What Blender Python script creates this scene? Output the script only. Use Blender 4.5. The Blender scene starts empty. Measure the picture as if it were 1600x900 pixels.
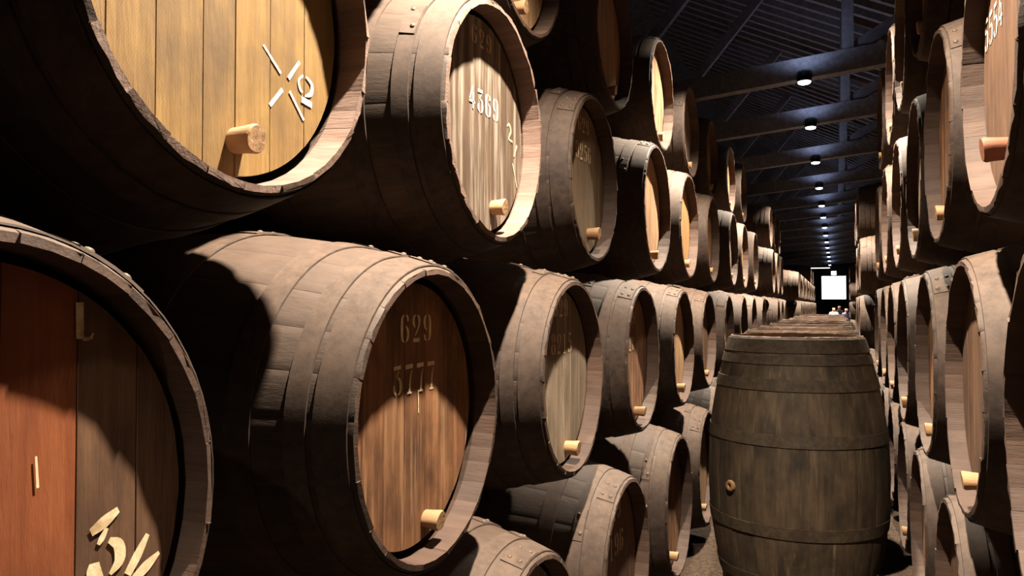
import bpy, bmesh, math, random
from mathutils import Matrix, Vector

# ------------------------------------------------------------------ camera, world, exposure
scene = bpy.context.scene
C = scene.collection
R = math.radians
YAW, PITCH = 22.6, 1.27
EYE = 1.72
cam = bpy.data.objects.new('camera', bpy.data.cameras.new('camera'))
C.objects.link(cam)
cam.data.sensor_width = 36.0
cam.data.lens = 1214 / 1600 * 36
cam.data.clip_start = 0.05
cam.data.clip_end = 200
cam.location = (0, 0, EYE)
cam.rotation_euler = (R(90 + PITCH), 0, R(YAW))
scene.camera = cam

world = bpy.data.worlds.new('world')
scene.world = world
world.use_nodes = True
bg = world.node_tree.nodes['Background']
bg.inputs['Color'].default_value = (0.35, 0.42, 0.55, 1)
bg.inputs['Strength'].default_value = 0.4

vs = scene.view_settings
vs.view_transform = 'Standard'
vs.look = 'None'
vs.gamma = 1.0
vs.use_curve_mapping = False
vs.exposure = 0.0

# aisle lamps: x, z, the distance of each along the aisle, and their strength
LAMP_X, LAMP_Z = -0.30, 4.24
LAMP_X_NEAR = -0.36        # the two lamps over the nearest barrels hang a little closer to the right stack
LAMP_Y = [-1.9, 1.75, 5.4, 9.2, 11.6, 14.5, 17.7, 20.9, 23.7, 26.8, 29.8, 33.0, 36.2, 39.5, 43.0, 47.0, 52.0]
SPOT_W = 2700.0
SPOT_SIZE, SPOT_BLEND = 106, 0.9
SPOT_COLOR = (1.0, 0.87, 0.70)
UPLIGHT_W, UPLIGHT_COLOR = 22.0, (0.62, 0.72, 1.0)  # added uplight at each lamp, there to brighten the roof

rng = random.Random(7)
WOOD_VALUE = 0.40     # darkens every wood tone, so bounced light fills the shade less


# ------------------------------------------------------------------ helpers
def srgb(r, g, b):
    f = lambda v: (v / 255 / 12.92) if v / 255 <= 0.04045 else ((v / 255 + 0.055) / 1.055) ** 2.4
    return (f(r), f(g), f(b), 1.0)


def nd(nt, kind, **kw):
    n = nt.nodes.new(kind)
    for k, v in kw.items():
        if k in n.inputs:
            n.inputs[k].default_value = v
        else:
            setattr(n, k, v)
    return n


def new_mat(name):
    m = bpy.data.materials.new(name)
    m.use_nodes = True
    nt = m.node_tree
    return m, nt, nt.nodes['Principled BSDF'], nt.links


def ramp(nt, stops):
    n = nt.nodes.new('ShaderNodeValToRGB')
    el = n.color_ramp.elements
    while len(el) < len(stops):
        el.new(0.5)
    for e, (p, c) in zip(el, stops):
        e.position = p
        e.color = c if len(c) == 4 else (*c, 1)
    return n


def grey(v):
    return (v, v, v, 1)


def mixc(nt, fac, a, b, mode='MIX'):
    n = nt.nodes.new('ShaderNodeMix')
    n.data_type = 'RGBA'
    n.blend_type = mode
    for sock, v in ((n.inputs[0], fac), (n.inputs[6], a), (n.inputs[7], b)):
        if hasattr(v, 'links') or isinstance(v, bpy.types.NodeSocket):
            nt.links.new(v, sock)
        else:
            sock.default_value = v
    return n.outputs[2]


def wood(name, c1, c2, axis=0, blot=None, blot_amt=0.6, streak=None, streak_pos=0.6, dust=None,
         dust_amt=0.0, rough=0.72, bump=0.25, vary=0.25, saw=0.0, island=False, spec=0.3):
    """grain runs along object axis `axis`; blotches, pale streaks and settled dust on top, whose pale colour also boosts the top light"""
    m, nt, bsdf, L = new_mat(name)
    tc = nd(nt, 'ShaderNodeTexCoord')
    oi = nd(nt, 'ShaderNodeObjectInfo')
    rnd = oi.outputs['Random']
    if island:
        ge = nd(nt, 'ShaderNodeNewGeometry')
        rnd = ge.outputs['Random Per Island']
    mul = nd(nt, 'ShaderNodeVectorMath', operation='SCALE')
    mul.inputs[0].default_value = (37.0, 53.0, 71.0)
    L.new(rnd, mul.inputs['Scale'])
    add = nd(nt, 'ShaderNodeVectorMath', operation='ADD')
    L.new(tc.outputs['Object'], add.inputs[0])
    L.new(mul.outputs[0], add.inputs[1])

    def noise(lo, hi, detail=5, rough_=0.6, dist=0.0):
        mp = nd(nt, 'ShaderNodeMapping')
        sc = [hi, hi, hi]
        sc[axis] = lo
        mp.inputs['Scale'].default_value = sc
        L.new(add.outputs[0], mp.inputs['Vector'])
        n = nd(nt, 'ShaderNodeTexNoise')
        n.inputs['Scale'].default_value = 1.0
        n.inputs['Detail'].default_value = detail
        n.inputs['Roughness'].default_value = rough_
        n.inputs['Distortion'].default_value = dist
        L.new(mp.outputs[0], n.inputs['Vector'])
        return n.outputs['Fac']
    g1 = noise(2.2, 34, 6, 0.65, 0.4)
    r1 = ramp(nt, [(0.3, c1), (0.7, c2)])
    L.new(g1, r1.inputs[0])
    col = r1.outputs[0]
    if blot:
        b1 = noise(4.5, 6.5, 4, 0.6)
        rb = ramp(nt, [(0.42, grey(0)), (0.68, grey(blot_amt))])
        L.new(b1, rb.inputs[0])
        col = mixc(nt, rb.outputs[0], col, blot)
    if streak:
        s1 = noise(1.3, 26, 4, 0.7)
        rs = ramp(nt, [(streak_pos - 0.07, grey(0)), (streak_pos + 0.12, grey(0.85))])
        L.new(s1, rs.inputs[0])
        col = mixc(nt, rs.outputs[0], col, streak)
    if saw:
        mp = nd(nt, 'ShaderNodeMapping')
        mp.inputs['Rotation'].default_value = (0.55, 0, 0)
        L.new(tc.outputs['Object'], mp.inputs['Vector'])
        wv = nd(nt, 'ShaderNodeTexWave', wave_type='BANDS', bands_direction='Y')
        wv.inputs['Scale'].default_value = 62
        wv.inputs['Distortion'].default_value = 5
        wv.inputs['Detail'].default_value = 3
        wv.inputs['Detail Scale'].default_value = 0.6
        L.new(mp.outputs[0], wv.inputs['Vector'])
        rw = ramp(nt, [(0.35, grey(1 - saw)), (0.8, grey(1))])
        L.new(wv.outputs['Fac'], rw.inputs[0])
        col = mixc(nt, 1.0, col, rw.outputs[0], 'MULTIPLY')
    if dust:
        ge2 = nd(nt, 'ShaderNodeNewGeometry')
        sx = nd(nt, 'ShaderNodeSeparateXYZ')
        L.new(ge2.outputs['Normal'], sx.inputs[0])
        mr = nd(nt, 'ShaderNodeMapRange')
        mr.inputs['From Min'].default_value = -0.05
        mr.inputs['From Max'].default_value = 0.75
        L.new(sx.outputs['Z'], mr.inputs['Value'])
        dn = noise(9, 14, 8, 0.7)
        rd = ramp(nt, [(0.25, grey(0.55 * dust_amt)), (0.62, grey(dust_amt))])
        L.new(dn, rd.inputs[0])
        mm = nd(nt, 'ShaderNodeMath', operation='MULTIPLY')
        L.new(mr.outputs[0], mm.inputs[0])
        L.new(rd.outputs[0], mm.inputs[1])
        col = mixc(nt, mm.outputs[0], col, dust)
    hsv = nd(nt, 'ShaderNodeHueSaturation')
    mr2 = nd(nt, 'ShaderNodeMapRange')
    mr2.inputs['To Min'].default_value = (1 - vary) * WOOD_VALUE
    mr2.inputs['To Max'].default_value = (1 + vary) * WOOD_VALUE
    L.new(rnd, mr2.inputs['Value'])
    L.new(mr2.outputs[0], hsv.inputs['Value'])
    L.new(col, hsv.inputs['Color'])
    L.new(hsv.outputs[0], bsdf.inputs['Base Color'])
    bsdf.inputs['Roughness'].default_value = rough
    bsdf.inputs['Specular IOR Level'].default_value = spec
    bn = noise(10, 90, 5, 0.7)
    bu = nd(nt, 'ShaderNodeBump')
    bu.inputs['Strength'].default_value = bump
    bu.inputs['Distance'].default_value = 0.006
    L.new(bn, bu.inputs['Height'])
    L.new(bu.outputs[0], bsdf.inputs['Normal'])
    return m


def speckle(name, c1, c2, scale=40, rough=0.85, bump=0.4, dist=0.01, metal=0.0, spot=None, coords='Object', dust=None):
    m, nt, bsdf, L = new_mat(name)
    tc = nd(nt, 'ShaderNodeTexCoord')
    n = nd(nt, 'ShaderNodeTexNoise')
    n.inputs['Scale'].default_value = scale
    n.inputs['Detail'].default_value = 8
    n.inputs['Roughness'].default_value = 0.7
    L.new(tc.outputs[coords], n.inputs['Vector'])
    r = ramp(nt, [(0.36, c1), (0.66, c2)])
    L.new(n.outputs['Fac'], r.inputs[0])
    col = r.outputs[0]
    if spot:
        n2 = nd(nt, 'ShaderNodeTexNoise')
        n2.inputs['Scale'].default_value = scale * 0.28
        n2.inputs['Detail'].default_value = 6
        L.new(tc.outputs[coords], n2.inputs['Vector'])
        r2 = ramp(nt, [(0.55, grey(0)), (0.7, grey(0.8))])
        L.new(n2.outputs['Fac'], r2.inputs[0])
        col = mixc(nt, r2.outputs[0], col, spot)
    if dust:  # dust on upward faces, its pale tone painting in some top light too
        ge2 = nd(nt, 'ShaderNodeNewGeometry')
        sx = nd(nt, 'ShaderNodeSeparateXYZ')
        L.new(ge2.outputs['Normal'], sx.inputs[0])
        mr = nd(nt, 'ShaderNodeMapRange')
        mr.inputs['From Min'].default_value = -0.05
        mr.inputs['From Max'].default_value = 0.75
        L.new(sx.outputs['Z'], mr.inputs['Value'])
        n3 = nd(nt, 'ShaderNodeTexNoise')
        n3.inputs['Scale'].default_value = 17
        n3.inputs['Detail'].default_value = 9
        n3.inputs['Roughness'].default_value = 0.75
        L.new(tc.outputs[coords], n3.inputs['Vector'])
        r3 = ramp(nt, [(0.34, grey(0.25)), (0.62, grey(0.95))])
        L.new(n3.outputs['Fac'], r3.inputs[0])
        mm = nd(nt, 'ShaderNodeMath', operation='MULTIPLY')
        L.new(mr.outputs[0], mm.inputs[0])
        L.new(r3.outputs[0], mm.inputs[1])
        col = mixc(nt, mm.outputs[0], col, dust)
    L.new(col, bsdf.inputs['Base Color'])
    bsdf.inputs['Roughness'].default_value = rough
    bsdf.inputs['Metallic'].default_value = metal
    bsdf.inputs['Specular IOR Level'].default_value = 0.25
    bu = nd(nt, 'ShaderNodeBump')
    bu.inputs['Strength'].default_value = bump
    bu.inputs['Distance'].default_value = dist
    L.new(n.outputs['Fac'], bu.inputs['Height'])
    L.new(bu.outputs[0], bsdf.inputs['Normal'])
    return m


def emit(name, color, strength):
    m, nt, bsdf, L = new_mat(name)
    bsdf.inputs['Base Color'].default_value = (0.8, 0.8, 0.8, 1)
    bsdf.inputs['Emission Color'].default_value = color
    bsdf.inputs['Emission Strength'].default_value = strength
    return m


DUST = srgb(123, 100, 85)  # settled dust; its pale tone also exaggerates the light on upward faces
M = {}
M['stave_dark'] = wood('dark_stave_oak', srgb(44, 31, 24), srgb(82, 60, 46), 0, srgb(30, 22, 18), 0.6,
                       dust=DUST, dust_amt=0.85, vary=0.12)
M['stave_dark_far'] = wood('dark_stave_oak_row', srgb(44, 31, 24), srgb(82, 60, 46), 0, srgb(30, 22, 18), 0.6,
                           dust=DUST, dust_amt=0.85, vary=0.12, island=True)
M['stave_tan'] = wood('tan_stave_oak', srgb(58, 42, 31), srgb(98, 74, 55), 0, srgb(42, 30, 23), 0.5,
                      dust=DUST, dust_amt=0.6, vary=0.2)
M['stave_tan_far'] = wood('tan_stave_oak_row', srgb(70, 50, 36), srgb(116, 88, 64), 0, srgb(50, 36, 26), 0.5,
                          dust=DUST, dust_amt=0.55, vary=0.22, island=True)
M['stave_olive'] = wood('olive_grey_stave_oak', srgb(74, 59, 43), srgb(118, 96, 71), 0, srgb(44, 36, 27), 0.85,
                        streak=srgb(150, 128, 100), streak_pos=0.66, vary=0.1, bump=0.35)
M['chime'] = wood('worn_chime_oak', srgb(92, 67, 53), srgb(118, 91, 76), 0, srgb(60, 43, 34), 0.5, vary=0.14, bump=0.3)
M['chime_pale'] = wood('pale_pinkish_chime_oak', srgb(146, 114, 98), srgb(186, 154, 138), 0, srgb(110, 80, 66), 0.5, vary=0.12, bump=0.4)
M['chime_far'] = wood('worn_chime_oak_row', srgb(92, 67, 53), srgb(118, 91, 76), 0, srgb(62, 45, 37), 0.5,
                      vary=0.18, island=True)
M['hoop'] = speckle('dusty_iron_hoop', srgb(34, 25, 21), srgb(58, 45, 37), 26, 0.75, 0.3, 0.003, 0.0, srgb(36, 23, 17), dust=srgb(82, 66, 55))
M['hoop_olive'] = speckle('rusted_olive_hoop', srgb(40, 32, 24), srgb(66, 54, 40), 30, 0.75, 0.3, 0.003, 0.0, srgb(48, 28, 18))
M['rivet'] = speckle('rivet_iron', srgb(62, 50, 42), srgb(100, 84, 72), 60, 0.6, 0.2, 0.002, 0.0)
M['bung'] = wood('pale_bung_wood', srgb(186, 138, 92), srgb(222, 178, 130), 0, srgb(150, 104, 64), 0.4, vary=0.15)
M['bung_red'] = wood('reddish_bung_wood', srgb(150, 84, 56), srgb(190, 116, 80), 0, srgb(110, 60, 40), 0.4, vary=0.1)
M['bung_end'] = speckle('bung_end_grain', srgb(120, 92, 66), srgb(176, 138, 100), 90, 0.8, 0.5, 0.004)
HEADS = {
    'yellow': wood('fresh_yellow_oak_head', srgb(156, 116, 58), srgb(198, 156, 88), 2, srgb(118, 90, 56), 0.85, saw=0.08, vary=0.03, bump=0.4),
    'gold': wood('golden_oak_head', srgb(176, 128, 76), srgb(210, 162, 104), 2, srgb(146, 102, 60), 0.5, vary=0.1),
    'grey': wood('bleached_streaky_oak_head', srgb(100, 77, 60), srgb(142, 116, 92), 2, srgb(80, 60, 46), 0.5,
                 streak=srgb(222, 206, 186), streak_pos=0.53, vary=0.1),
    'pale': wood('pale_grey_oak_head', srgb(150, 126, 102), srgb(200, 176, 148), 2, srgb(104, 84, 66), 0.6,
                 streak=srgb(228, 214, 192), streak_pos=0.6, vary=0.12),
    'brown': wood('warm_brown_oak_head', srgb(136, 84, 52), srgb(206, 146, 98), 2, srgb(86, 54, 36), 0.8,
                  streak=srgb(236, 190, 142), streak_pos=0.6, vary=0.14),
    'red': wood('reddish_brown_oak_head', srgb(150, 84, 50), srgb(190, 112, 68), 2, srgb(100, 60, 38), 0.6, vary=0.3),
    'dark': wood('dark_brown_oak_head', srgb(112, 78, 56), srgb(158, 116, 84), 2, srgb(78, 54, 40), 0.6, vary=0.16),
    'olive': wood('olive_brown_oak_head', srgb(124, 98, 70), srgb(168, 138, 102), 2, srgb(90, 70, 50), 0.5, vary=0.12),
    'tan': wood('tan_oak_head', srgb(184, 138, 96), srgb(226, 180, 134), 2, srgb(140, 100, 66), 0.5, vary=0.14),
}
M['red_board'] = wood('orange_red_head_board', srgb(170, 88, 46), srgb(204, 118, 68), 2, srgb(120, 62, 36), 0.6, vary=0.05)
M['paint'] = speckle('worn_cream_paint', srgb(190, 166, 128), srgb(222, 202, 166), 70, 0.8, 0.3, 0.002, 0, srgb(150, 118, 84))
M['paint_dull'] = speckle('faded_cream_paint', srgb(168, 144, 112), srgb(214, 192, 158), 70, 0.8, 0.3, 0.002, 0, srgb(92, 70, 50))
M['chalk'] = speckle('white_chalk', srgb(186, 172, 148), srgb(220, 210, 192), 120, 0.9, 0.4, 0.002)
M['floor'] = speckle('packed_gravel_floor', srgb(34, 26, 20), srgb(84, 66, 50), 34, 0.92, 0.9, 0.02, 0, srgb(40, 31, 24))
M['wall'] = speckle('dark_plaster_wall', srgb(56, 54, 56), srgb(82, 78, 78), 5, 0.95, 0.3, 0.01)
M['roof_board'] = speckle('dark_roof_boards', srgb(44, 46, 52), srgb(66, 68, 76), 8, 0.9, 0.3, 0.01)
M['roof_timber'] = speckle('grey_painted_roof_timber', srgb(84, 86, 96), srgb(112, 114, 124), 14, 0.85, 0.3, 0.005)
M['skid'] = wood('dark_skid_timber', srgb(50, 38, 28), srgb(84, 64, 48), 1, vary=0.1)
M['metal_black'] = speckle('black_lamp_metal', srgb(26, 26, 28), srgb(40, 40, 42), 60, 0.5, 0.1, 0.001, 0.6)
M['lamp'] = emit('cool_white_lamp_lens', (0.86, 0.93, 1.0, 1), 14.0)
M['daylight'] = emit('bright_daylight_pane', (1.0, 0.95, 0.86, 1), 7.0)
M['sign'] = emit('cool_lit_sign', (0.62, 1.0, 0.95, 1), 8.0)
M['tube'] = emit('warm_tube', (1.0, 0.86, 0.7, 1), 2.2)
M['door'] = wood('dark_door_wood', srgb(34, 28, 26), srgb(52, 44, 40), 2, vary=0.1)
M['skin'] = speckle('skin', srgb(190, 140, 112), srgb(206, 156, 128), 20, 0.6, 0.05)
M['shirt_white'] = speckle('white_shirt_cloth', srgb(222, 220, 216), srgb(240, 238, 234), 30, 0.9, 0.2)
M['shirt_dark'] = speckle('dark_jacket_cloth', srgb(40, 40, 50), srgb(60, 58, 70), 30, 0.9, 0.2)
M['shirt_blue'] = speckle('lavender_blue_shirt_cloth', srgb(120, 122, 190), srgb(148, 148, 214), 30, 0.9, 0.2)
M['trousers'] = speckle('dark_trouser_cloth', srgb(36, 38, 48), srgb(52, 54, 64), 30, 0.9, 0.2)
M['hair'] = speckle('dark_hair', srgb(34, 24, 18), srgb(56, 40, 30), 60, 0.7, 0.3)


def link(name, mesh, parent=None, matrix=None, mats=()):
    o = bpy.data.objects.new(name, mesh)
    C.objects.link(o)
    if parent:
        o.parent = parent
    if matrix is not None:
        o.matrix_local = matrix
    for i, m in enumerate(mats):
        if i < len(o.material_slots):
            o.material_slots[i].link = 'OBJECT'
            o.material_slots[i].material = m
    return o


def mesh_of(name, bm, nmat=1, smooth=None):
    me = bpy.data.meshes.new(name)
    for e in bm.edges:
        if len({f.smooth for f in e.link_faces}) > 1:
            e.smooth = False
    bm.normal_update()
    bm.to_mesh(me)
    bm.free()
    for _ in range(nmat):
        me.materials.append(None)
    return me


def mesh_mat(name, bm, mat):
    me = bpy.data.meshes.new(name)
    bm.normal_update()
    bm.to_mesh(me)
    bm.free()
    me.materials.append(mat)
    return me


def box(bm, x0, x1, y0, y1, z0, z1, bev=0.0):
    r = bmesh.ops.create_cube(bm, size=1.0)
    vs_ = r['verts']
    for v in vs_:
        v.co = Vector(((x0 + x1) / 2 + v.co.x * (x1 - x0), (y0 + y1) / 2 + v.co.y * (y1 - y0), (z0 + z1) / 2 + v.co.z * (z1 - z0)))
    if bev:
        es = list({e for v in vs_ for e in v.link_edges})
        bmesh.ops.bevel(bm, geom=es, offset=bev, segments=1, affect='EDGES')


def structure(name, bm, mat, parent=None):
    o = link(name, mesh_mat(name, bm, mat), parent)
    if parent is None:
        o['kind'] = 'structure'
    return o


def thing(name, label, cat, loc, rotz=0.0, group=None):
    o = bpy.data.objects.new(name, None)
    C.objects.link(o)
    o.location = loc
    o.rotation_euler = (0, 0, rotz)
    o.empty_display_size = 0.1
    o['label'] = label
    o['category'] = cat
    if group:
        o['group'] = group
    return o


# ------------------------------------------------------------------ the hall
Y0, Y1 = -4.0, 66.0
XL, XR = -6.0, 2.6
roof_z = lambda x: 6.0 - 0.485 * (x + 0.3) if x > -3.2 else 6.0 - 0.485 * (-3.2 + 0.3) - 0.485 * (-3.2 - x)
tie_z = lambda x: LAMP_Z + 0.14 + 0.086 * (x + 0.3)

bm = bmesh.new(); box(bm, XL - .2, XR + .2, Y0 - .2, Y1 + .2, -0.2, 0.0)
structure('floor', bm, M['floor'])
bm = bmesh.new(); box(bm, XL - .2, XL, Y0, Y1, 0, roof_z(XL) + .2); structure('wall_left', bm, M['wall'])
bm = bmesh.new(); box(bm, XR, XR + .2, Y0, Y1, 0, roof_z(XR) + .2); structure('wall_right', bm, M['wall'])
bm = bmesh.new(); box(bm, XL, XR, Y0 - .2, Y0, 0, 7.7); structure('wall_back', bm, M['wall'])
# end wall with an opening for the bright window
WX0, WX1, WZ0, WZ1 = -0.98, 0.76, 2.2, 4.0
bm = bmesh.new()
box(bm, XL, WX0, Y1, Y1 + .2, 0, 7.7)
box(bm, WX1, XR, Y1, Y1 + .2, 0, 7.7)
box(bm, WX0, WX1, Y1, Y1 + .2, WZ1, 7.7)
box(bm, WX0, WX1, Y1, Y1 + .2, 0, WZ0)
structure('wall_end', bm, M['wall'])
bm = bmesh.new()
for a in ((WX0 - .08, WX0, WZ0 - .08, WZ1 + .08), (WX1, WX1 + .08, WZ0 - .08, WZ1 + .08)):
    box(bm, a[0], a[1], Y1 - .05, Y1 + .02, a[2], a[3])
box(bm, WX0, WX1, Y1 - .05, Y1 + .02, WZ1, WZ1 + .08)
box(bm, WX0, WX1, Y1 - .05, Y1 + .02, WZ0 - .08, WZ0)
win = structure('window_1', bm, M['roof_timber'])
bm = bmesh.new(); box(bm, WX0, WX1, Y1 + .06, Y1 + .08, WZ0, WZ1)
link('pane', mesh_mat('pane', bm, M['daylight']), win)
bm = bmesh.new(); box(bm, -0.55, 0.45, Y1 - .06, Y1 - .005, 0, 2.05, 0.005)
dr = structure('door_1', bm, M['door'])
bm = bmesh.new(); box(bm, 0.33, 0.38, Y1 - .12, Y1 - .06, 1.0, 1.12, 0.01)
link('door_handle', mesh_mat('door_handle', bm, M['rivet']), dr)

# roof deck and its rafters
bm = bmesh.new()
xs = [XL - .2, -3.2, XR + .2]
for i in range(2):
    a, b = xs[i], xs[i + 1]
    za, zb = roof_z(a), roof_z(b)
    v = [bm.verts.new(p) for p in ((a, Y0 - .2, za + .15), (b, Y0 - .2, zb + .15), (b, Y1 + .2, zb + .15), (a, Y1 + .2, za + .15),
                                   (a, Y0 - .2, za + .23), (b, Y0 - .2, zb + .23), (b, Y1 + .2, zb + .23), (a, Y1 + .2, za + .23))]
    for f in ((0, 3, 2, 1), (4, 5, 6, 7), (0, 1, 5, 4), (2, 3, 7, 6), (1, 2, 6, 5), (3, 0, 4, 7)):
        bm.faces.new([v[k] for k in f])
ceil = structure('ceiling', bm, M['roof_board'])


def bar(bm, p, q, w, h, up=(0, 0, 1)):
    """rectangular timber from p to q, w wide (sideways), h high"""
    p, q = Vector(p), Vector(q)
    d = (q - p).normalized()
    s_ = d.cross(Vector(up))
    if s_.length < 1e-4:
        s_ = Vector((0, 1, 0))
    s_.normalize()
    u = s_.cross(d).normalized()
    vv = []
    for base in (p, q):
        for a, b in ((-1, -1), (1, -1), (1, 1), (-1, 1)):
            vv.append(bm.verts.new(base + s_ * a * w / 2 + u * b * h / 2))
    for f in ((0, 3, 2, 1), (4, 5, 6, 7), (0, 1, 5, 4), (1, 2, 6, 5), (2, 3, 7, 6), (3, 0, 4, 7)):
        bm.faces.new([vv[k] for k in f])


bm = bmesh.new()
bar(bm, (-3.2, 0, roof_z(-3.2) + .07), (XR, 0, roof_z(XR) + .07), .09, .15)
raf = mesh_mat('rafter', bm, M['roof_timber'])
y = 0.6
for k in range(150):
    link('rafter', raf, ceil, Matrix.Translation((0, y, 0)))
    y += 0.37 + rng.uniform(-.02, .02)

for i, ly in enumerate(LAMP_Y):
    tr = bpy.data.objects.new('roof_truss', None)
    C.objects.link(tr)
    tr.location = (0, ly + 0.12, 0)
    tr['kind'] = 'structure'
    bm = bmesh.new(); bar(bm, (XL, 0, tie_z(XL)), (XR, 0, tie_z(XR)), .16, .24)
    link('tie_beam', mesh_mat('tie_beam', bm, M['roof_timber']), tr)
    bm = bmesh.new(); bar(bm, (0.15, 0, tie_z(.15) + .1), (0.15, 0, roof_z(.15)), .12, .14, (0, 1, 0))
    link('king_post', mesh_mat('king_post', bm, M['roof_timber']), tr)
    bm = bmesh.new(); bar(bm, (-2.6, 0, tie_z(-2.6) + .1), (-0.9, 0, roof_z(-.9)), .09, .13)
    link('strut', mesh_mat('strut', bm, M['roof_timber']), tr)
    bm = bmesh.new(); bar(bm, (0.15, 0, tie_z(.15) + .1), (1.35, 0, roof_z(1.35)), .09, .13)
    link('strut', mesh_mat('strut', bm, M['roof_timber']), tr)


# lamps hung under the tie beams
def lathe(bm, prof, seg=24, axis='z', cap=True):
    rings = []
    for r_, h in prof:
        ring = []
        for k in range(seg):
            a = 2 * math.pi * k / seg
            x_, y_ = r_ * math.cos(a), r_ * math.sin(a)
            ring.append(bm.verts.new((x_, y_, h) if axis == 'z' else (h, x_, y_)))
        rings.append(ring)
    for a, b in zip(rings, rings[1:]):
        for k in range(seg):
            bm.faces.new((a[k], a[(k + 1) % seg], b[(k + 1) % seg], b[k]))
    if cap:
        bm.faces.new(rings[0][::-1])
        bm.faces.new(rings[-1])
    for f in bm.faces:
        f.smooth = len(f.verts) == 4
    return rings


bm = bmesh.new(); lathe(bm, [(.075, -.03), (.08, .0), (.07, .07), (.03, .09)]); lamp_house = mesh_mat('lamp_housing', bm, M['metal_black'])
bm = bmesh.new(); lathe(bm, [(.012, -.058), (.045, -.054), (.064, -.046), (.07, -.031)]); lamp_lens = mesh_mat('lamp_lens', bm, M['lamp'])
ORD = ['first', 'second', 'third', 'fourth', 'fifth', 'sixth', 'seventh', 'eighth', 'ninth', 'tenth', 'eleventh', 'twelfth',
       'thirteenth', 'fourteenth', 'fifteenth', 'sixteenth', 'seventeenth', 'eighteenth', 'nineteenth', 'twentieth',
       'twenty-first', 'twenty-second', 'twenty-third', 'twenty-fourth']
spot_d = bpy.data.lights.new('lamp_spot', 'SPOT')
spot_d.energy = SPOT_W
spot_d.color = SPOT_COLOR
spot_d.spot_size = R(SPOT_SIZE)
spot_d.spot_blend = SPOT_BLEND
spot_d.shadow_soft_size = 0.035
uplight_d = bpy.data.lights.new('added_uplight', 'SPOT')      # added uplight beside each housing that brightens the roof
uplight_d.spot_size = R(165)
uplight_d.spot_blend = 1.0
uplight_d.energy = UPLIGHT_W
uplight_d.color = UPLIGHT_COLOR
uplight_d.shadow_soft_size = 0.05
for i, ly in enumerate(LAMP_Y):
    if i < 3:
        lab = 'cool white lamp under a roof beam, %s lamp from the near end of the hall' % ORD[i]
    elif i == 3:
        lab = 'largest and brightest white lamp hanging under the nearest visible roof beam'
    else:
        lab = 'small white lamp under a roof beam, %s lamp beyond the brightest one' % ORD[i - 4]
    t = thing('ceiling_lamp', lab, 'lamp', (LAMP_X_NEAR if i < 3 else LAMP_X, ly, LAMP_Z - .02), 0, 'lamps in a line above the aisle')
    link('lamp_housing', lamp_house, t, Matrix.Translation((0, 0, .02)))
    link('lamp_lens', lamp_lens, t, Matrix.Translation((0, 0, .02)))
    bm = bmesh.new(); bar(bm, (0, 0, .10), (0, .12, .16), .02, .02); link('bracket', mesh_mat('bracket', bm, M['metal_black']), t)
    for d, nm, dz in ((spot_d, 'lamp_spot', -.10), (uplight_d, 'added_uplight', -.16)):
        lo = bpy.data.objects.new(nm, d)
        C.objects.link(lo)
        lo.parent = t
        lo.location = (0, 0, dz) if nm == 'lamp_spot' else (0, -.24, .04)
        if nm == 'added_uplight':
            lo.rotation_euler = (math.pi, 0, 0)


# ------------------------------------------------------------------ barrel meshes
E_IN = 0.070        # how far the head sits back from the end of the staves


class Kind:
    def __init__(k, rh, rb, length):
        k.rh, k.rb, k.L = rh, rb, length

    def r(k, x):        # outer radius at axial position x (front end +L/2)
        t = x / (k.L / 2)
        return k.rh + (k.rb - k.rh) * (1 - t * t)


KINDS = {
    'pipe': Kind(.375, .485, 1.46),       # left stack, rows two and three
    'butt': Kind(.405, .530, 1.48),       # left stack, bottom row
    'small': Kind(.360, .460, 1.40),      # left stack, top row
    'slim': Kind(.372, .472, 1.42),       # right stack
    'stout': Kind(.365, .455, 1.40),      # right stack, bottom row
    'upright': Kind(.360, .488, 1.55),
}
WID = {0: 14.0, 1: 16.0, 2: 20.0}
COUNT = {0: 8, 1: 8, 2: 6}


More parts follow.
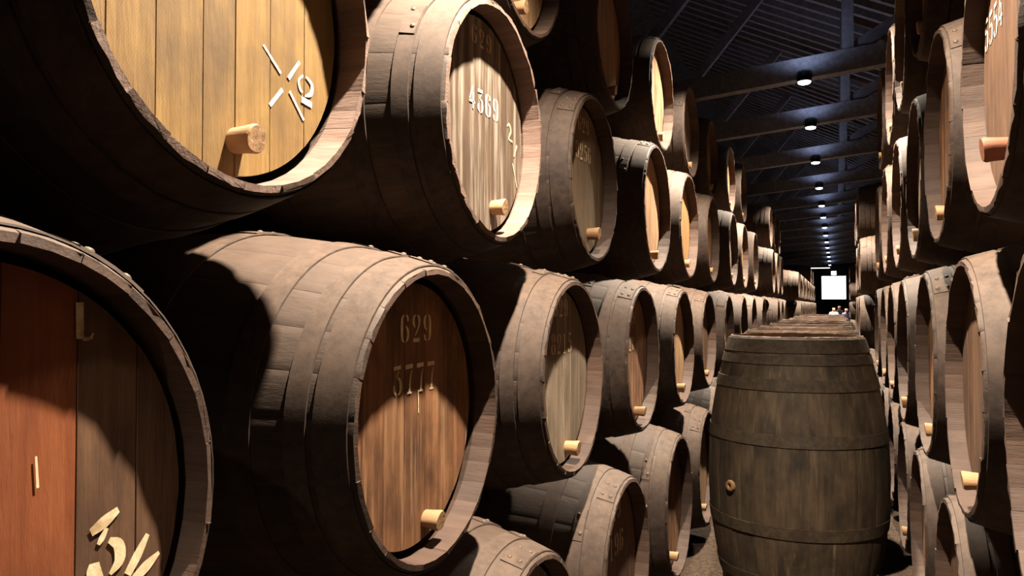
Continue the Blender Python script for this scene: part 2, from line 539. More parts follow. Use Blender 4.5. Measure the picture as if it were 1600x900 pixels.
def stave_into(bm, K, deg, seed, rot=0.0, nw=6, stations=None, ragged=1.0):
    rr = random.Random(seed)
    h = K.L / 2
    if stations is None:
        stations = [0, .012, E_IN - .004, E_IN + .02, .15, .22, .33, .45, .59]
    xs = [h - s_ for s_ in stations] + [0.0] + [-(h - s_) for s_ in reversed(stations)]
    half = R(deg) / 2 - R(0.012)
    shift = rr.uniform(-.0018, .0012)
    proud = rr.uniform(-.0005, .0006)
    rows = []
    for i, x in enumerate(xs):
        end = min(i, len(xs) - 1 - i)
        ring = []
        r0 = K.r(x) + proud
        for k in range(nw + 1):
            u_ = (-1, -.94, -.5, 0, .5, .94, 1)[k] if nw == 6 else -1 + 2 * k / nw
            a = rot + half * u_
            edge = (.0008 if end > 2 else .0003) if k in (0, nw) else 0.0
            dx = dr_ = 0.0
            if end == 0:
                dx = (shift + rr.uniform(-.0045, .0012) * ragged) * (1 if x > 0 else -1)
                dr_ = -.003 - (rr.uniform(0, .0035) * ragged if rr.random() < .3 else 0)
            elif end == 1:
                dr_ = -.0006 - (rr.uniform(0, .001) * ragged)
            rad = r0 - edge + dr_
            ring.append(bm.verts.new((x + dx, rad * math.sin(a), rad * math.cos(a))))
        thick = (.016, .020, .040, .034)[end] if end < 4 else .034
        for k in (2, 1, 0):
            a = rot - half + 2 * half * k / 2
            rad = r0 - thick
            jx = (rr.uniform(-.002, .001) * ragged + shift) * (1 if x > 0 else -1) if end == 0 else 0
            ring.append(bm.verts.new((x + jx, rad * math.sin(a), rad * math.cos(a))))
        rows.append((ring, end))
    n = nw + 4
    for (a, ea), (b, eb) in zip(rows, rows[1:]):
        for k in range(n):
            f = bm.faces.new((a[k], a[(k + 1) % n], b[(k + 1) % n], b[k]))
            outer = k < nw
            f.smooth = outer
            inner = nw < k < n - 1
            f.material_index = 1 if (inner and min(ea, eb) < 3) else 0
    f = bm.faces.new(rows[0][0][::-1]); f.material_index = 1
    f = bm.faces.new(rows[-1][0]); f.material_index = 1


STAVE, SHELL, HOOP, HEAD, REAR, BUNG = {}, {}, {}, {}, {}, {}


def stave_mesh(kind, w, var, ragged=1.0):
    key = (kind, w, var, ragged)
    if key not in STAVE:
        bm = bmesh.new()
        stave_into(bm, KINDS[kind], WID[w], hash((w, var, len(kind))) & 9999, ragged=ragged)
        bmesh.ops.recalc_face_normals(bm, faces=bm.faces)
        STAVE[key] = mesh_of('stave', bm, 2)
    return STAVE[key]


def order(seed):
    l = [w for w in COUNT for _ in range(COUNT[w])]
    random.Random(seed).shuffle(l)
    return l


def shell_mesh(kind, var):
    key = (kind, var)
    if key not in SHELL:
        bm = bmesh.new()
        a = 0.0
        for i, w in enumerate(order(var + 50)):
            stave_into(bm, KINDS[kind], WID[w], var * 100 + i, R(a + WID[w] / 2), 2, [0, .012, E_IN - .004, E_IN + .02, .2, .42])
            a += WID[w]
        bmesh.ops.recalc_face_normals(bm, faces=bm.faces)
        SHELL[key] = mesh_of('staves', bm, 2)
    return SHELL[key]


HB = ((.012, .086), (.100, .148), (.222, .284), (.505, .570))


def hoop_mesh(kind, i, seg=48):
    key = (kind, i, seg)
    if key not in HOOP:
        K = KINDS[kind]
        a, b = HB[i]
        xa, xb = K.L / 2 - a, K.L / 2 - b
        ra, rb_ = K.r(xa) + .0018, K.r(xb) + .0018
        t = .0032
        bm = bmesh.new()
        xm, rm = (xa + xb) / 2, K.r((xa + xb) / 2) + .0018
        lathe(bm, [(ra, xa), (ra + t, xa - .001), (rm + t, xm), (rb_ + t, xb + .001), (rb_, xb)], seg, 'x', False)
        for j, f in enumerate(bm.faces):        # the strap's own edges stay crisp
            if j // seg in (0, 3):
                f.smooth = False
        bmesh.ops.recalc_face_normals(bm, faces=bm.faces)
        # lapped end: a short thicker stretch
        lap = []
        for k in range(5):
            ang = R(-9 + 18 * k / 4)
            row = []
            for x, r_ in ((xa - .002, ra + t), (xa - .003, ra + 2 * t), (xb + .003, rb_ + 2 * t), (xb + .002, rb_ + t)):
                row.append(bm.verts.new((x, r_ * math.sin(ang), r_ * math.cos(ang))))
            lap.append(row)
        for p, q in zip(lap, lap[1:]):
            for k in range(3):
                bm.faces.new((p[k], p[k + 1], q[k + 1], q[k]))
        bm.faces.new(lap[0]); bm.faces.new(lap[-1][::-1])
        HOOP[key] = mesh_of('hoop', bm, 1)
    return HOOP[key]


RIVET = None


def rivet_mesh():
    global RIVET
    if RIVET is None:
        bm = bmesh.new()
        lathe(bm, [(.0085, -.003), (.0085, .002), (.006, .0045), (.002, .0058)], 8, 'z')
        RIVET = mesh_of('rivet', bm, 1)
    return RIVET


def head_meshes(kind, var, n=7):
    key = (kind, var, n)
    if key not in HEAD:
        K = KINDS[kind]
        rd = K.rh - .037
        rr = random.Random(var * 13 + n)
        ws = [rr.uniform(.75, 1.25) for _ in range(n)]
        tot = sum(ws)
        cut = [-rd]
        for w in ws:
            cut.append(cut[-1] + w / tot * 2 * rd)
        out = []
        for i in range(n):
            a, b = cut[i] + .0004, cut[i + 1] - .0004
            bm = bmesh.new()
            pr = rr.uniform(-.0007, .0007)
            m_ = 9
            top = []
            for k in range(m_ + 1):
                yy = a + (b - a) * k / m_
                z = math.sqrt(max(rd * rd - yy * yy, 1e-6))
                top.append((yy, z))
            outl = top + [(yy, -z) for yy, z in reversed(top)]
            # drop doubled end points of the outermost boards
            o2 = []
            for p in outl:
                if not o2 or (abs(p[0] - o2[-1][0]) + abs(p[1] - o2[-1][1])) > 1e-4:
                    o2.append(p)
            cy = (a + b) / 2
            fx = K.L / 2 - E_IN + .004 + pr
            inset = .0009
            ring = []
            for lvl, (dx, ins) in enumerate(((-.022, 0), (-.0018, 0), (0, inset))):
                rw = []
                for yy, z in o2:
                    f = 1 - ins / max(b - a, .01) * 2
                    rw.append(bm.verts.new((fx + dx, cy + (yy - cy) * f, z * (1 - ins / rd) if ins else z)))
                ring.append(rw)
            q = len(o2)
            for r0, r1 in zip(ring, ring[1:]):
                for k in range(q):
                    bm.faces.new((r0[k], r0[(k + 1) % q], r1[(k + 1) % q], r1[k]))
            bm.faces.new(ring[-1]); bm.faces.new(ring[0][::-1])
            bmesh.ops.recalc_face_normals(bm, faces=bm.faces)
            out.append(mesh_of('head_board', bm, 1))
        HEAD[key] = out
    return HEAD[key]


def joined_head(kind, var):
    key = (kind, var, 'joined')
    if key not in HEAD:
        bm = bmesh.new()
        for me in head_meshes(kind, var):
            bm.from_mesh(me)
        HEAD[key] = mesh_of('head', bm, 1)
    return HEAD[key]


def rear_mesh(kind):
    if kind not in REAR:
        K = KINDS[kind]
        bm = bmesh.new()
        x = -K.L / 2 + E_IN
        lathe(bm, [(K.rh - .037, x), (K.rh - .037, x + .02)], 32, 'x')
        REAR[kind] = mesh_of('rear_head', bm, 1)
    return REAR[kind]


def bung_mesh(var, seg=20):
    if var not in BUNG:
        rr = random.Random(var)
        r_ = rr.uniform(.026, .031)
        ln = rr.uniform(.046, .058)
        bm = bmesh.new()
        rings = lathe(bm, [(r_ * .86, -.01), (r_ * .92, ln * .5), (r_, ln - .006), (r_ * .9, ln)], seg, 'x')
        bm.faces.ensure_lookup_table()
        bm.faces[-1].material_index = 1
        for rg in rings:
            for v in rg:
                f = 1 + .04 * math.sin(3 * math.atan2(v.co.z, v.co.y) + var)
                v.co.y *= f
                v.co.z *= f
        for v in rings[-1] + rings[-2]:
            v.co.x += v.co.z * .12
        bmesh.ops.recalc_face_normals(bm, faces=bm.faces)
        BUNG[var] = mesh_of('bung', bm, 2)
    return BUNG[var]


# ------------------------------------------------------------------ painted figures
def O(a):
    return a


GLYPH = {
    '0': [[(.25, .98, .03), (.12, .86, .13), (.09, .5, .17), (.12, .14, .13), (.25, .02, .03)],
          [(.36, .98, .03), (.49, .86, .13), (.52, .5, .17), (.49, .14, .13), (.36, .02, .03)]],
    '6': [[(.25, .98, .03), (.12, .86, .13), (.09, .5, .17), (.12, .14, .13), (.25, .02, .03)],
          [(.34, .60, .03), (.48, .46, .14), (.52, .3, .16), (.48, .14, .13), (.36, .02, .03)],
          [(.36, .98, .03), (.48, .9, .1), (.51, .76, .12)]],
    '9': [[(.36, .98, .03), (.49, .86, .13), (.52, .5, .17), (.49, .14, .13), (.36, .02, .03)],
          [(.26, .40, .03), (.13, .54, .14), (.09, .7, .16), (.13, .86, .13), (.25, .98, .03)],
          [(.25, .02, .03), (.13, .1, .1), (.1, .24, .12)]],
    '2': [[(.26, .98, .03), (.12, .88, .12), (.09, .72, .14), (.16, .58, .1), (.22, .52, .02)],
          [(.36, .98, .03), (.49, .86, .14), (.51, .7, .14), (.42, .48, .08), (.2, .22, .05)],
          [(.08, .07, .14), (.54, .07, .14)]],
    '3': [[(.08, .92, .13), (.54, .95, .13)],
          [(.42, .82, .05), (.26, .62, .05)],
          [(.3, .6, .03), (.46, .52, .12), (.53, .32, .16), (.48, .12, .12), (.36, .02, .03)],
          [(.1, .36, .06), (.12, .2, .15), (.24, .03, .04)]],
    '7': [[(.06, .92, .15), (.56, .94, .15)],
          [(.5, .8, .03), (.4, .55, .08), (.34, .06, .12)], [(.2, .03, .06), (.48, .03, .06)]],
    '8': [[(.25, .98, .03), (.14, .9, .1), (.12, .76, .13), (.2, .58, .06)],
          [(.36, .98, .03), (.47, .9, .1), (.49, .76, .13), (.41, .58, .06)],
          [(.2, .5, .06), (.1, .36, .13), (.09, .24, .15), (.14, .1, .12), (.25, .02, .03)],
          [(.41, .5, .06), (.51, .36, .13), (.52, .24, .15), (.47, .1, .12), (.36, .02, .03)]],
    '1': [[(.3, .97, .14), (.3, .07, .14)], [(.16, .86, .04), (.26, .93, .06)], [(.16, .03, .06), (.46, .03, .06)]],
    '5': [[(.14, .92, .13), (.52, .94, .13)], [(.15, .82, .06), (.12, .56, .06)],
          [(.16, .54, .03), (.36, .6, .06), (.51, .44, .15), (.51, .22, .15), (.36, .02, .03)],
          [(.08, .2, .12), (.14, .08, .1), (.24, .02, .03)]],
    '4': [[(.36, .96, .1), (.08, .4, .06)], [(.05, .32, .09), (.58, .32, .09)], [(.42, .7, .12), (.42, .05, .12)]],
    'L': [[(.2, .98, .22), (.22, .06, .22)], [(.3, .05, .1), (.5, .05, .1)], [(.52, .04, .1), (.6, .2, .06)]],
}


def ribbon(bm, pts, x):
    """a flat brush or stencil stroke through (y, z, width) points, in the plane x"""
    # smooth with Catmull-Rom
    P = [Vector(p) for p in pts]
    if len(P) > 2:
        Q = []
        ext = [P[0] * 2 - P[1]] + P + [P[-1] * 2 - P[-2]]
        for i in range(1, len(ext) - 2):
            p0, p1, p2, p3 = ext[i - 1:i + 3]
            for k in range(5):
                t = k / 5
                Q.append(.5 * ((2 * p1) + (p2 - p0) * t + (2 * p0 - 5 * p1 + 4 * p2 - p3) * t * t + (3 * p1 - p0 - 3 * p2 + p3) * t ** 3))
        Q.append(P[-1])
    else:
        Q = P
    rows = []
    for i, p in enumerate(Q):
        a = Q[max(i - 1, 0)]
        b = Q[min(i + 1, len(Q) - 1)]
        d = Vector((b.x - a.x, b.y - a.y))
        if d.length < 1e-9:
            continue
        d.normalize()
        n = Vector((-d.y, d.x)) * max(p.z, .0005) / 2
        rows.append((bm.verts.new((x, p.x + n.x, p.y + n.y)), bm.verts.new((x, p.x - n.x, p.y - n.y))))
    for a, b in zip(rows, rows[1:]):
        f = bm.faces.new((a[0], a[1], b[1], b[0]))
        f.normal_update()
        if f.normal.x < 0:
            f.normal_flip()


def text_strokes(txt, y0, z0, h, adv):
    out = []
    for i, ch in enumerate(txt):
        for st in GLYPH.get(ch, []):
            out.append([(y0 + i * adv + p[0] * h, z0 + p[1] * h, p[2] * h) for p in st])
    return out


def text_figures(txt, y0, z0, h, adv):
    return [text_strokes(ch, y0 + i * adv, z0, h, adv) for i, ch in enumerate(txt)]


def figure_mesh(kind, strokes):
    K = KINDS[kind]
    bm = bmesh.new()
    for st in strokes:
        ribbon(bm, st, K.L / 2 - E_IN + .004 + .0017)
    return mesh_of('painted_figure', bm, 1)


# ------------------------------------------------------------------ barrels
FRONT_TO_UP = Matrix.Rotation(R(-90), 4, 'Y')      # +X (front) -> +Z (top)


def barrel(kind, label, loc, flip=False, upright=False, near=True, head='brown', stave='dark', hoop='hoop', roll=0.0,
           bung=True, bung_z=-.27, bung_y=0.0, bung_mat='bung', marks=(), group=None, seed=0, boards=7, board_mats=None, rear=True, recess=None, ragged=1.0, chime='chime', lap=None):
    """loc = point below the middle of the front head (lying) or under the axis (upright)"""
    K = KINDS[kind]
    x, y_, z = loc
    if upright:
        t = thing('barrel', label, 'barrel', (x, y_, z), 0, group)
        M0 = Matrix.Translation((0, 0, K.L / 2)) @ FRONT_TO_UP
    else:
        sx = 1 if not flip else -1
        t = thing('barrel', label, 'barrel', (x - sx * K.L / 2, y_, z), math.pi if flip else 0, group)
        M0 = Matrix.Translation((0, 0, K.rb))
    rr = random.Random(seed * 7 + 3)
    r0 = rr.uniform(0, 360)
    Rx = lambda deg: Matrix.Rotation(R(-deg), 4, 'X')
    if near:
        a = r0
        sm = (M['stave_' + stave], M[chime])
        for w in order(seed):
            link('stave', stave_mesh(kind, w, rr.randrange(4), ragged), t, M0 @ Rx(a + WID[w] / 2), sm)
            a += WID[w]
    else:
        sm = (M['stave_' + stave + '_far'], M['chime_far'])
        o = link('staves', shell_mesh(kind, seed % 3), t, M0 @ Rx(r0), sm)
        o['kind'] = 'stuff'
    seg = 64 if near else 56
    mir = Matrix.Rotation(math.pi, 4, 'Z')
    for side in ((0, 1) if near or upright else (0,)):
        for i in range(4):
            ang = rr.uniform(-60, 60) if lap is None else lap + rr.uniform(-9, 9)
            mm = M0 @ (mir if side else Matrix.Identity(4)) @ Rx(ang)
            h = link('hoop', hoop_mesh(kind, i, seg), t, mm, (M[hoop],))
            if near and side == 0:
                a_, b_ = HB[i]
                for k, (da, fx) in enumerate(((-5, .3), (5, .7), (-5, .75), (5, .25))):
                    if i and k > 1:
                        break
                    xx = K.L / 2 - (a_ + (b_ - a_) * fx)
                    mr = Rx(da) @ Matrix.Translation((xx, 0, K.r(xx) + .0065))
                    link('rivet', rivet_mesh(), h, mr, (M['rivet'],))
    hm = HEADS[head]
    sink = E_IN - (recess or E_IN)
    Rr = Rx(roll) @ Matrix.Translation((sink, 0, 0))
    if near:
        for i, me in enumerate(head_meshes(kind, seed % 4, boards)):
            mt = hm
            if board_mats and i in board_mats:
                mt = M[board_mats[i]]
            link('head_board', me, t, M0 @ Rr, (mt,))
    else:
        link('head', joined_head(kind, seed % 3), t, M0 @ Rr, (hm,))
    if rear:
        link('rear_head', rear_mesh(kind), t, M0, (HEADS['dark'],))
    if bung:
        bz = bung_z * K.rh / .375
        b = link('bung', bung_mesh(seed % 5), t, M0 @ Rr @ Matrix.Translation((K.L / 2 - E_IN + .004, bung_y, bz)), (M[bung_mat], M['bung_end'] if bung_mat == 'bung' else M[bung_mat]))
    for mat_name, figures in marks:
        for strokes in figures:
            link('painted_figure', figure_mesh(kind, strokes), t, M0 @ Matrix.Translation((sink, 0, 0)), (M[mat_name],))
    return t


# rows of the left stack: (kind, x of the head plane, height of the axis)
LROW = {1: ('butt', -.85, .54), 2: ('pipe', -.93, 1.44), 3: ('pipe', -.97, 2.294), 4: ('small', -1.05, 3.11)}
RROW = {1: ('stout', .35, .67), 2: ('slim', .33, 1.48), 3: ('slim', .33, 2.31), 4: ('slim', .33, 3.13)}
ROWNAME = {1: 'bottom row', 2: 'second row up', 3: 'third row up', 4: 'top row'}
GL = 'barrels stacked along the aisle'

T = text_figures
HERO = {
    ('L', 2, 0): dict(recess=.045, head='dark', board_mats={0: 'red_board', 1: 'red_board', 2: 'red_board', 3: 'red_board', 4: 'red_board'}, bung=False,
                      label='dark barrel end painted with an L and a brushed 3, cut off at lower left',
                      marks=[('paint_dull', T('L', .145, .23, .055, .05)),
                             ('paint', [[[(.178, -.040, .012), (.200, -.030, .018), (.223, -.018, .010)],
                                        [(.204, -.040, .006), (.196, -.052, .010), (.190, -.060, .006)],
                                        [(.208, -.058, .008), (.224, -.070, .018), (.226, -.092, .018), (.210, -.108, .006)],
                                        [(.184, -.084, .016), (.184, -.098, .024), (.196, -.112, .012), (.206, -.112, .004)]],
                                       [[(.240, -.118, .014), (.258, -.094, .016), (.276, -.068, .008)],
                                        [(.252, -.128, .014), (.274, -.116, .018), (.298, -.102, .006)]],
                                       [[(.120, -.112, .012), (.140, -.128, .02), (.150, -.15, .02)]],
                                       [[(.095, .082, .003), (.098, .04, .004)]]])]),
    ('L', 3, 0): dict(recess=.074, ragged=1.5, chime='chime_pale', head='yellow', stave='dark', bung_z=-.272, bung_y=.03, boards=7,
                      label='barrel with a fresh yellow head chalked with crossing strokes, upper left of the photo',
                      marks=[('chalk', [[[(.104, -.070, .005), (.156, -.111, .006)]], [[(.179, -.115, .009), (.214, -.071, .008)]],
                                        [[(.221, -.147, .013), (.256, -.151, .013)]], [[(.124, -.183, .009), (.161, -.142, .009)]],
                                        [[(.183, -.140, .006), (.229, -.189, .006)]],
                                        [[(.226, -.096, .005), (.212, -.110, .006), (.216, -.126, .007), (.224, -.132, .004)],
                                        [(.236, -.096, .005), (.255, -.108, .009), (.252, -.128, .011), (.232, -.138, .003)]]])]),
    ('L', 2, 1): dict(lap=4, recess=.080, head='brown', bung_z=-.285, bung_y=.07, label='barrel stencilled 629 over 3777, head half lit orange-brown, front and centre',
                      marks=[('paint', T('629', -.062, .185, .072, .058)), ('paint', T('3777', -.10, .055, .074, .058)),
                             ('paint', [[[(.028, .06, .004), (.03, .0, .003)]]])]),
    ('L', 2, 2): dict(lap=0, head='pale', bung_z=-.285, bung_y=.06, label='barrel stencilled 629 over 8215 with a pale grey streaked head',
                      marks=[('paint', T('629', -.085, .235, .07, .062)), ('paint', T('8215', -.115, .09, .08, .066))]),
    ('L', 2, 3): dict(head='brown', bung_z=-.285, label='barrel with a faint stencilled 629 over 528 on a brown head',
                      marks=[('paint_dull', T('629', -.13, .18, .07, .06)), ('paint_dull', T('528', -.15, .04, .075, .066))]),
    ('L', 3, 1): dict(ragged=1.4, chime='chime_pale', head='grey', bung_z=-.255, bung_y=.08, label='barrel stencilled 4369 on a whitish streaked head beside the yellow one',
                      marks=[('chalk', T('4369', -.10, .035, .075, .060)), ('paint_dull', T('629', -.08, .245, .06, .055)),
                             ('paint_dull', [[[(.2, .04, .006), (.22, .05, .01), (.235, .03, .012), (.215, .0, .006), (.25, -.005, .008)]],
                                             [[(.262, -.055, .008), (.29, -.01, .010)]], [[(.25, -.08, .006), (.29, -.16, .006)]]])]),
    ('L', 3, 2): dict(head='olive', stave='tan', bung_z=-.24, bung_y=.08, label='barrel stencilled 9256 with a dull olive brown head',
                      marks=[('paint_dull', T('629', -.08, .22, .07, .062)), ('paint_dull', T('9256', -.115, .09, .078, .062))]),
    ('L', 1, 1): dict(head='dark', stave='dark', label='barrel stencilled 96 with a dark head, bottom row under the 8215 barrel', bung_mat='bung',
                      marks=[('paint_dull', T('196', -.10, .06, .10, .085)), ('paint_dull', T('29', -.05, .22, .09, .08))]),
    ('R', 3, 1): dict(head='dark', stave='tan', bung_mat='bung_red', bung_z=-.22, bung_y=-.02, label='barrel with 5554 painted high on its tan head, upper right corner',
                      marks=[('chalk', T('5554', -.30, .09, .085, .062))]),
}
HEADCYCLE_R = ['olive', 'dark', 'olive', 'pale', 'dark', 'olive', 'brown', 'dark', 'olive']
HEADCYCLE = ['tan', 'brown', 'gold', 'tan', 'dark', 'gold', 'pale', 'brown', 'tan']

LY = {
    1: [2.24, 3.40, 4.63, 5.80, 7.06, 8.3, 9.5],
    2: [.61, 1.75, 2.89, 4.06, 5.20, 6.40, 7.73, 9.0, 10.1, 11.4],
    3: [1.09, 2.24, 3.41, 4.60, 5.72, 6.97, 8.3, 9.53, 10.7],
    4: [1.62, 2.73, 3.92, 5.12, 6.30, 7.5, 8.86, 10.05],
}
RY = {
    1: [2.14, 3.12, 4.10, 5.08, 6.06, 7.04, 8.02],
    2: [1.63, 2.61, 3.60, 4.58, 5.56, 6.54, 7.52],
    3: [1.14, 2.12, 3.10, 4.09, 5.07, 6.05, 7.03],
    4: [1.63, 2.61, 3.60, 4.58, 5.56, 6.54],
}
seed = 0
for side, rows, ys in (('L', LROW, LY), ('R', RROW, RY)):
    for row in (1, 2, 3, 4):
        kind, px, zc = rows[row]
        for i, y in enumerate(ys[row]):
            seed += 1
            h = HERO.get((side, row, i), {})
            kw = dict(h)
            dx = rng.uniform(-.012, .012) if not h else 0
            if (side, row, i) == ('L', 3, 2):
                dx = -.03
            if (side, row, i) == ('L', 3, 0):
                dx = .02
            lab = kw.pop('label', None) or 'oak barrel in the nearest %s stack, %s, %s barrel from the camera' % (
                'left' if side == 'L' else 'right', ROWNAME[row], ORD[i])
            kw.setdefault('head', (HEADCYCLE if side == 'L' else HEADCYCLE_R)[(seed * 5 + row) % 9])
            kw.setdefault('stave', 'tan' if (seed * 3 + row) % 3 == 0 or row == 4 else 'dark')
            kw.setdefault('bung_y', rng.uniform(-.04, .06))
            kw.setdefault('recess', None if side == 'L' else .055)
            kw.setdefault('roll', rng.uniform(-4, 4) if not h else 0)
            near = y < 7.2
            barrel(kind, lab, (px + dx, y, zc - KINDS[kind].rb), flip=(side == 'R'), near=near, group=GL, seed=seed, **kw)

# the stacks beyond the first cross passage
FAR = [('L', 'second', {1: (14.05, 3), 2: (14.6, 3), 3: (14.05, 3), 4: (14.6, 3)}, 1.1, 0.0),
       ('R', 'second', {1: (12.4, 3), 2: (12.9, 3), 3: (12.4, 3), 4: (12.9, 3)}, 1.0, 0.0),
       ('L', 'third', {1: (24.05, 18), 2: (24.6, 18), 3: (24.05, 18), 4: (37.8, 6)}, 1.1, 0.0),
       ('R', 'third', {1: (37.5, 4), 2: (38.0, 4), 3: (37.5, 4), 4: (38.0, 4)}, 1.0, 0.28)]
for side, sname, spec, step, back in FAR:
    rows = LROW if side == 'L' else RROW
    for row, (ys, n) in spec.items():
        kind, px, zc = rows[row]
        for i in range(n):
            seed += 1
            lab = 'small distant oak barrel, %s stack on the %s side, %s, %s along' % (
                sname, 'left' if side == 'L' else 'right', ROWNAME[row], ORD[i])
            barrel(kind, lab, (px + (back if side == 'R' else -back), ys + i * step, zc - KINDS[kind].rb), flip=(side == 'R'), near=False,
                   head=HEADCYCLE[(seed * 5 + row) % 9], stave='tan', group='distant barrels', seed=seed)

# upright barrels standing down the middle of the aisle
for i in range(11):
    y = 4.75 + 1.06 * i
    seed += 1
    lab = 'upright olive-grey barrel with rusty hoops standing in front in the aisle' if i == 0 else \
        'upright barrel in the aisle, %s behind the front one, only its top rim showing' % ORD[i - 1]
    near = i < 3
    t = barrel('upright', lab, (-.215 + (0 if i == 0 else rng.uniform(-.03, .03)), y, 0), upright=True, near=near, head='tan', stave='olive' if near else 'tan',
               hoop='hoop_olive', bung=False, group='upright barrels down the aisle', seed=seed, rear=False)
    if i == 0:
        # ring-shaped wooden stopper in the bung hole on the bulge
        K = KINDS['upright']
        bm = bmesh.new()
        lathe(bm, [(.010, -.004), (.010, .012), (.013, .016), (.027, .016), (.031, .011), (.031, -.004)], 24, 'x', False)
        me = mesh_of('bung_ring', bm, 1)
        ang = R(-90 - 40.5)
        zz = .74
        rad = K.r(zz - K.L / 2)
        mt = Matrix.Translation((rad * math.cos(ang), rad * math.sin(ang), zz)) @ Matrix.Rotation(ang, 4, 'Z')
        o = link('bung_ring', me, t, mt, (M['bung'],))
        o['label'] = 'pale ring-shaped stopper'
        bm = bmesh.new()
        lathe(bm, [(.011, -.004), (.011, .003)], 16, 'x')
        link('hole_shade_disc', mesh_of('hole_shade_disc', bm, 1), o, Matrix.Identity(4), (M['metal_black'],))  # black disc standing in for the shade inside the ring's hole

# skid timbers that carry the bottom row on the right
for i, x in enumerate((.62, 1.45)):
    t = 'dark skid timber under the right stack, nearer the aisle' if i == 0 else 'dark skid timber under the right stack, nearer the wall'
    bm = bmesh.new(); box(bm, x - .08, x + .08, 1.5, 8.6, 0, .207, .01)
    me = mesh_mat('skid_timber', bm, M['skid'])
    o = link('skid_timber', me)
    o['label'] = t
    o['category'] = 'timber'
    o['group'] = 'skid timbers'

# lit sign over the end window and tube lights near it
t = thing('lit_sign', 'glowing blue-white sign above the bright end window', 'sign', (-.1, Y1 - .12, WZ1 + .06))
bm = bmesh.new(); box(bm, -.2, .2, -.03, .1, 0, .34, .02); link('sign_box', mesh_mat('sign_box', bm, M['metal_black']), t)
bm = bmesh.new(); box(bm, -.18, .18, -.04, -.031, .02, .32); link('lit_panel', mesh_mat('lit_panel', bm, M['sign']), t)
for i, (x0, x1, y, z) in enumerate(((-1.66, -.3, 58, 4.3), (-2.3, -1.7, 50, 4.5))):
    t = thing('tube_light', ('long' if i == 0 else 'short') + ' pale tube light hung near the far end above the left stack', 'lamp', ((x0 + x1) / 2, y, z))
    w = (x1 - x0) / 2
    bm = bmesh.new(); box(bm, -w, w, -.06, .06, 0.03, .09, .01); link('lamp_housing', mesh_mat('lamp_housing', bm, M['roof_timber']), t)
    bm = bmesh.new(); box(bm, -w + .03, w - .03, -.03, .03, -.03, .03, .02); link('tube', mesh_mat('tube', bm, M['tube']), t)
    for s_ in (-.6, .6):
        bm = bmesh.new(); bar(bm, (w * s_, 0, .09), (w * s_, 0, roof_z((x0 + x1) / 2 + w * s_) - z + .15), .012, .012, (0, 1, 0))
        link('hanger', mesh_mat('hanger', bm, M['metal_black']), t)


# ------------------------------------------------------------------ people far down the aisle
def skinned(name, verts, edges, radii, mat, parent, root=0, sub=2):
    me = bpy.data.meshes.new(name)
    me.from_pydata(verts, edges, [])
    me.materials.append(mat)
    o = link(name, me, parent)
    sk = o.modifiers.new('skin', 'SKIN')
    sk.use_smooth_shade = True
    for i, r_ in enumerate(radii):
        me.skin_vertices[0].data[i].radius = (r_, r_) if not isinstance(r_, tuple) else r_
    me.skin_vertices[0].data[root].use_root = True
    sb = o.modifiers.new('smooth', 'SUBSURF')
    sb.levels = sb.render_levels = sub
    return o


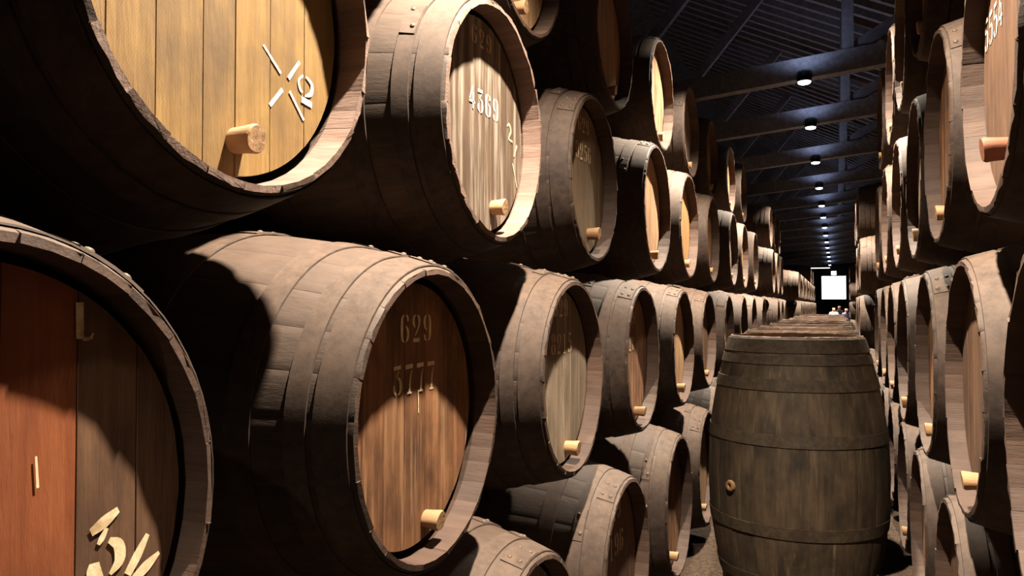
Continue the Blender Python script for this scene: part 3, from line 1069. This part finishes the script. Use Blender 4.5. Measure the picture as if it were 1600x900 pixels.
def person(label, x, y, hgt, rotz, shirt, arm=0.0):
    s_ = hgt / 1.72
    t = thing('person', label, 'person', (x, y, 0), rotz, 'people at the far end')
    V = lambda *p: tuple(c * s_ for c in p)
    vb = [V(0, 0, .95), V(0, 0, 1.15), V(0, 0, 1.38), V(0, .0, 1.48), V(0, -.02, 1.56), V(0, -.015, 1.63), V(0, 0, 1.69),
          V(.17, 0, 1.40), V(.25, -.02, 1.14), V(.27, -.12, .92), V(.27, -.16, .84), V(-.17, 0, 1.40), V(-.25, -.02, 1.14), V(-.27, -.12 - arm * .1, .92 + arm), V(-.27, -.16 - arm * .1, .84 + arm),
          V(.09, 0, .9), V(.11, -.02, .5), V(.12, .02, .09), V(.13, -.12, .04), V(-.09, 0, .9), V(-.11, .02, .5), V(-.12, .05, .09), V(-.13, -.09, .04),
          V(0, -.125, 1.575)]
    eb = [(0, 1), (1, 2), (2, 3), (3, 4), (4, 5), (5, 6), (2, 7), (7, 8), (8, 9), (9, 10), (2, 11), (11, 12), (12, 13), (13, 14),
          (0, 15), (15, 16), (16, 17), (17, 18), (0, 19), (19, 20), (20, 21), (21, 22), (4, 23)]
    rb_ = [.13, .12, .13, .05, .075, .09, .06, .055, .042, .032, .026, .055, .042, .032, .026, .085, .058, .042, .035, .085, .058, .042, .035, .014]
    skinned('body', vb, eb, [r_ * s_ for r_ in rb_], M['skin'], t)
    vs_ = [V(0, 0, .93), V(0, 0, 1.16), V(0, 0, 1.38), V(0, 0, 1.45), V(.17, 0, 1.40), V(.25, -.02, 1.16), V(-.17, 0, 1.40), V(-.25, -.02, 1.16)]
    skinned('shirt', vs_, [(0, 1), (1, 2), (2, 3), (2, 4), (4, 5), (2, 6), (6, 7)], [r_ * s_ for r_ in (.165, .15, .16, .08, .075, .06, .075, .06)], shirt, t)
    vt = [V(0, 0, .95), V(.09, 0, .88), V(.11, -.02, .5), V(.12, .02, .13), V(-.09, 0, .88), V(-.11, .02, .5), V(-.12, .05, .13)]
    skinned('trousers', vt, [(0, 1), (1, 2), (2, 3), (0, 4), (4, 5), (5, 6)], [r_ * s_ for r_ in (.15, .105, .08, .065, .105, .08, .065)], M['trousers'], t)
    vh = [V(0, .02, 1.66), V(0, .06, 1.62), V(0, .05, 1.54)]
    skinned('hair', vh, [(0, 1), (1, 2)], [r_ * s_ for r_ in (.10, .085, .07)], M['hair'], t)
    return t


person('person in a white shirt standing at the far end of the aisle', -.09, 44, 1.62, .2, M['shirt_white'])
person('person in a dark jacket beside the white-shirted person at the far end', .19, 46, 1.70, -.4, M['shirt_dark'], .3)
person('person in a lavender blue shirt at the far end, beside the right stack', .50, 43, 1.58, .5, M['shirt_blue'])
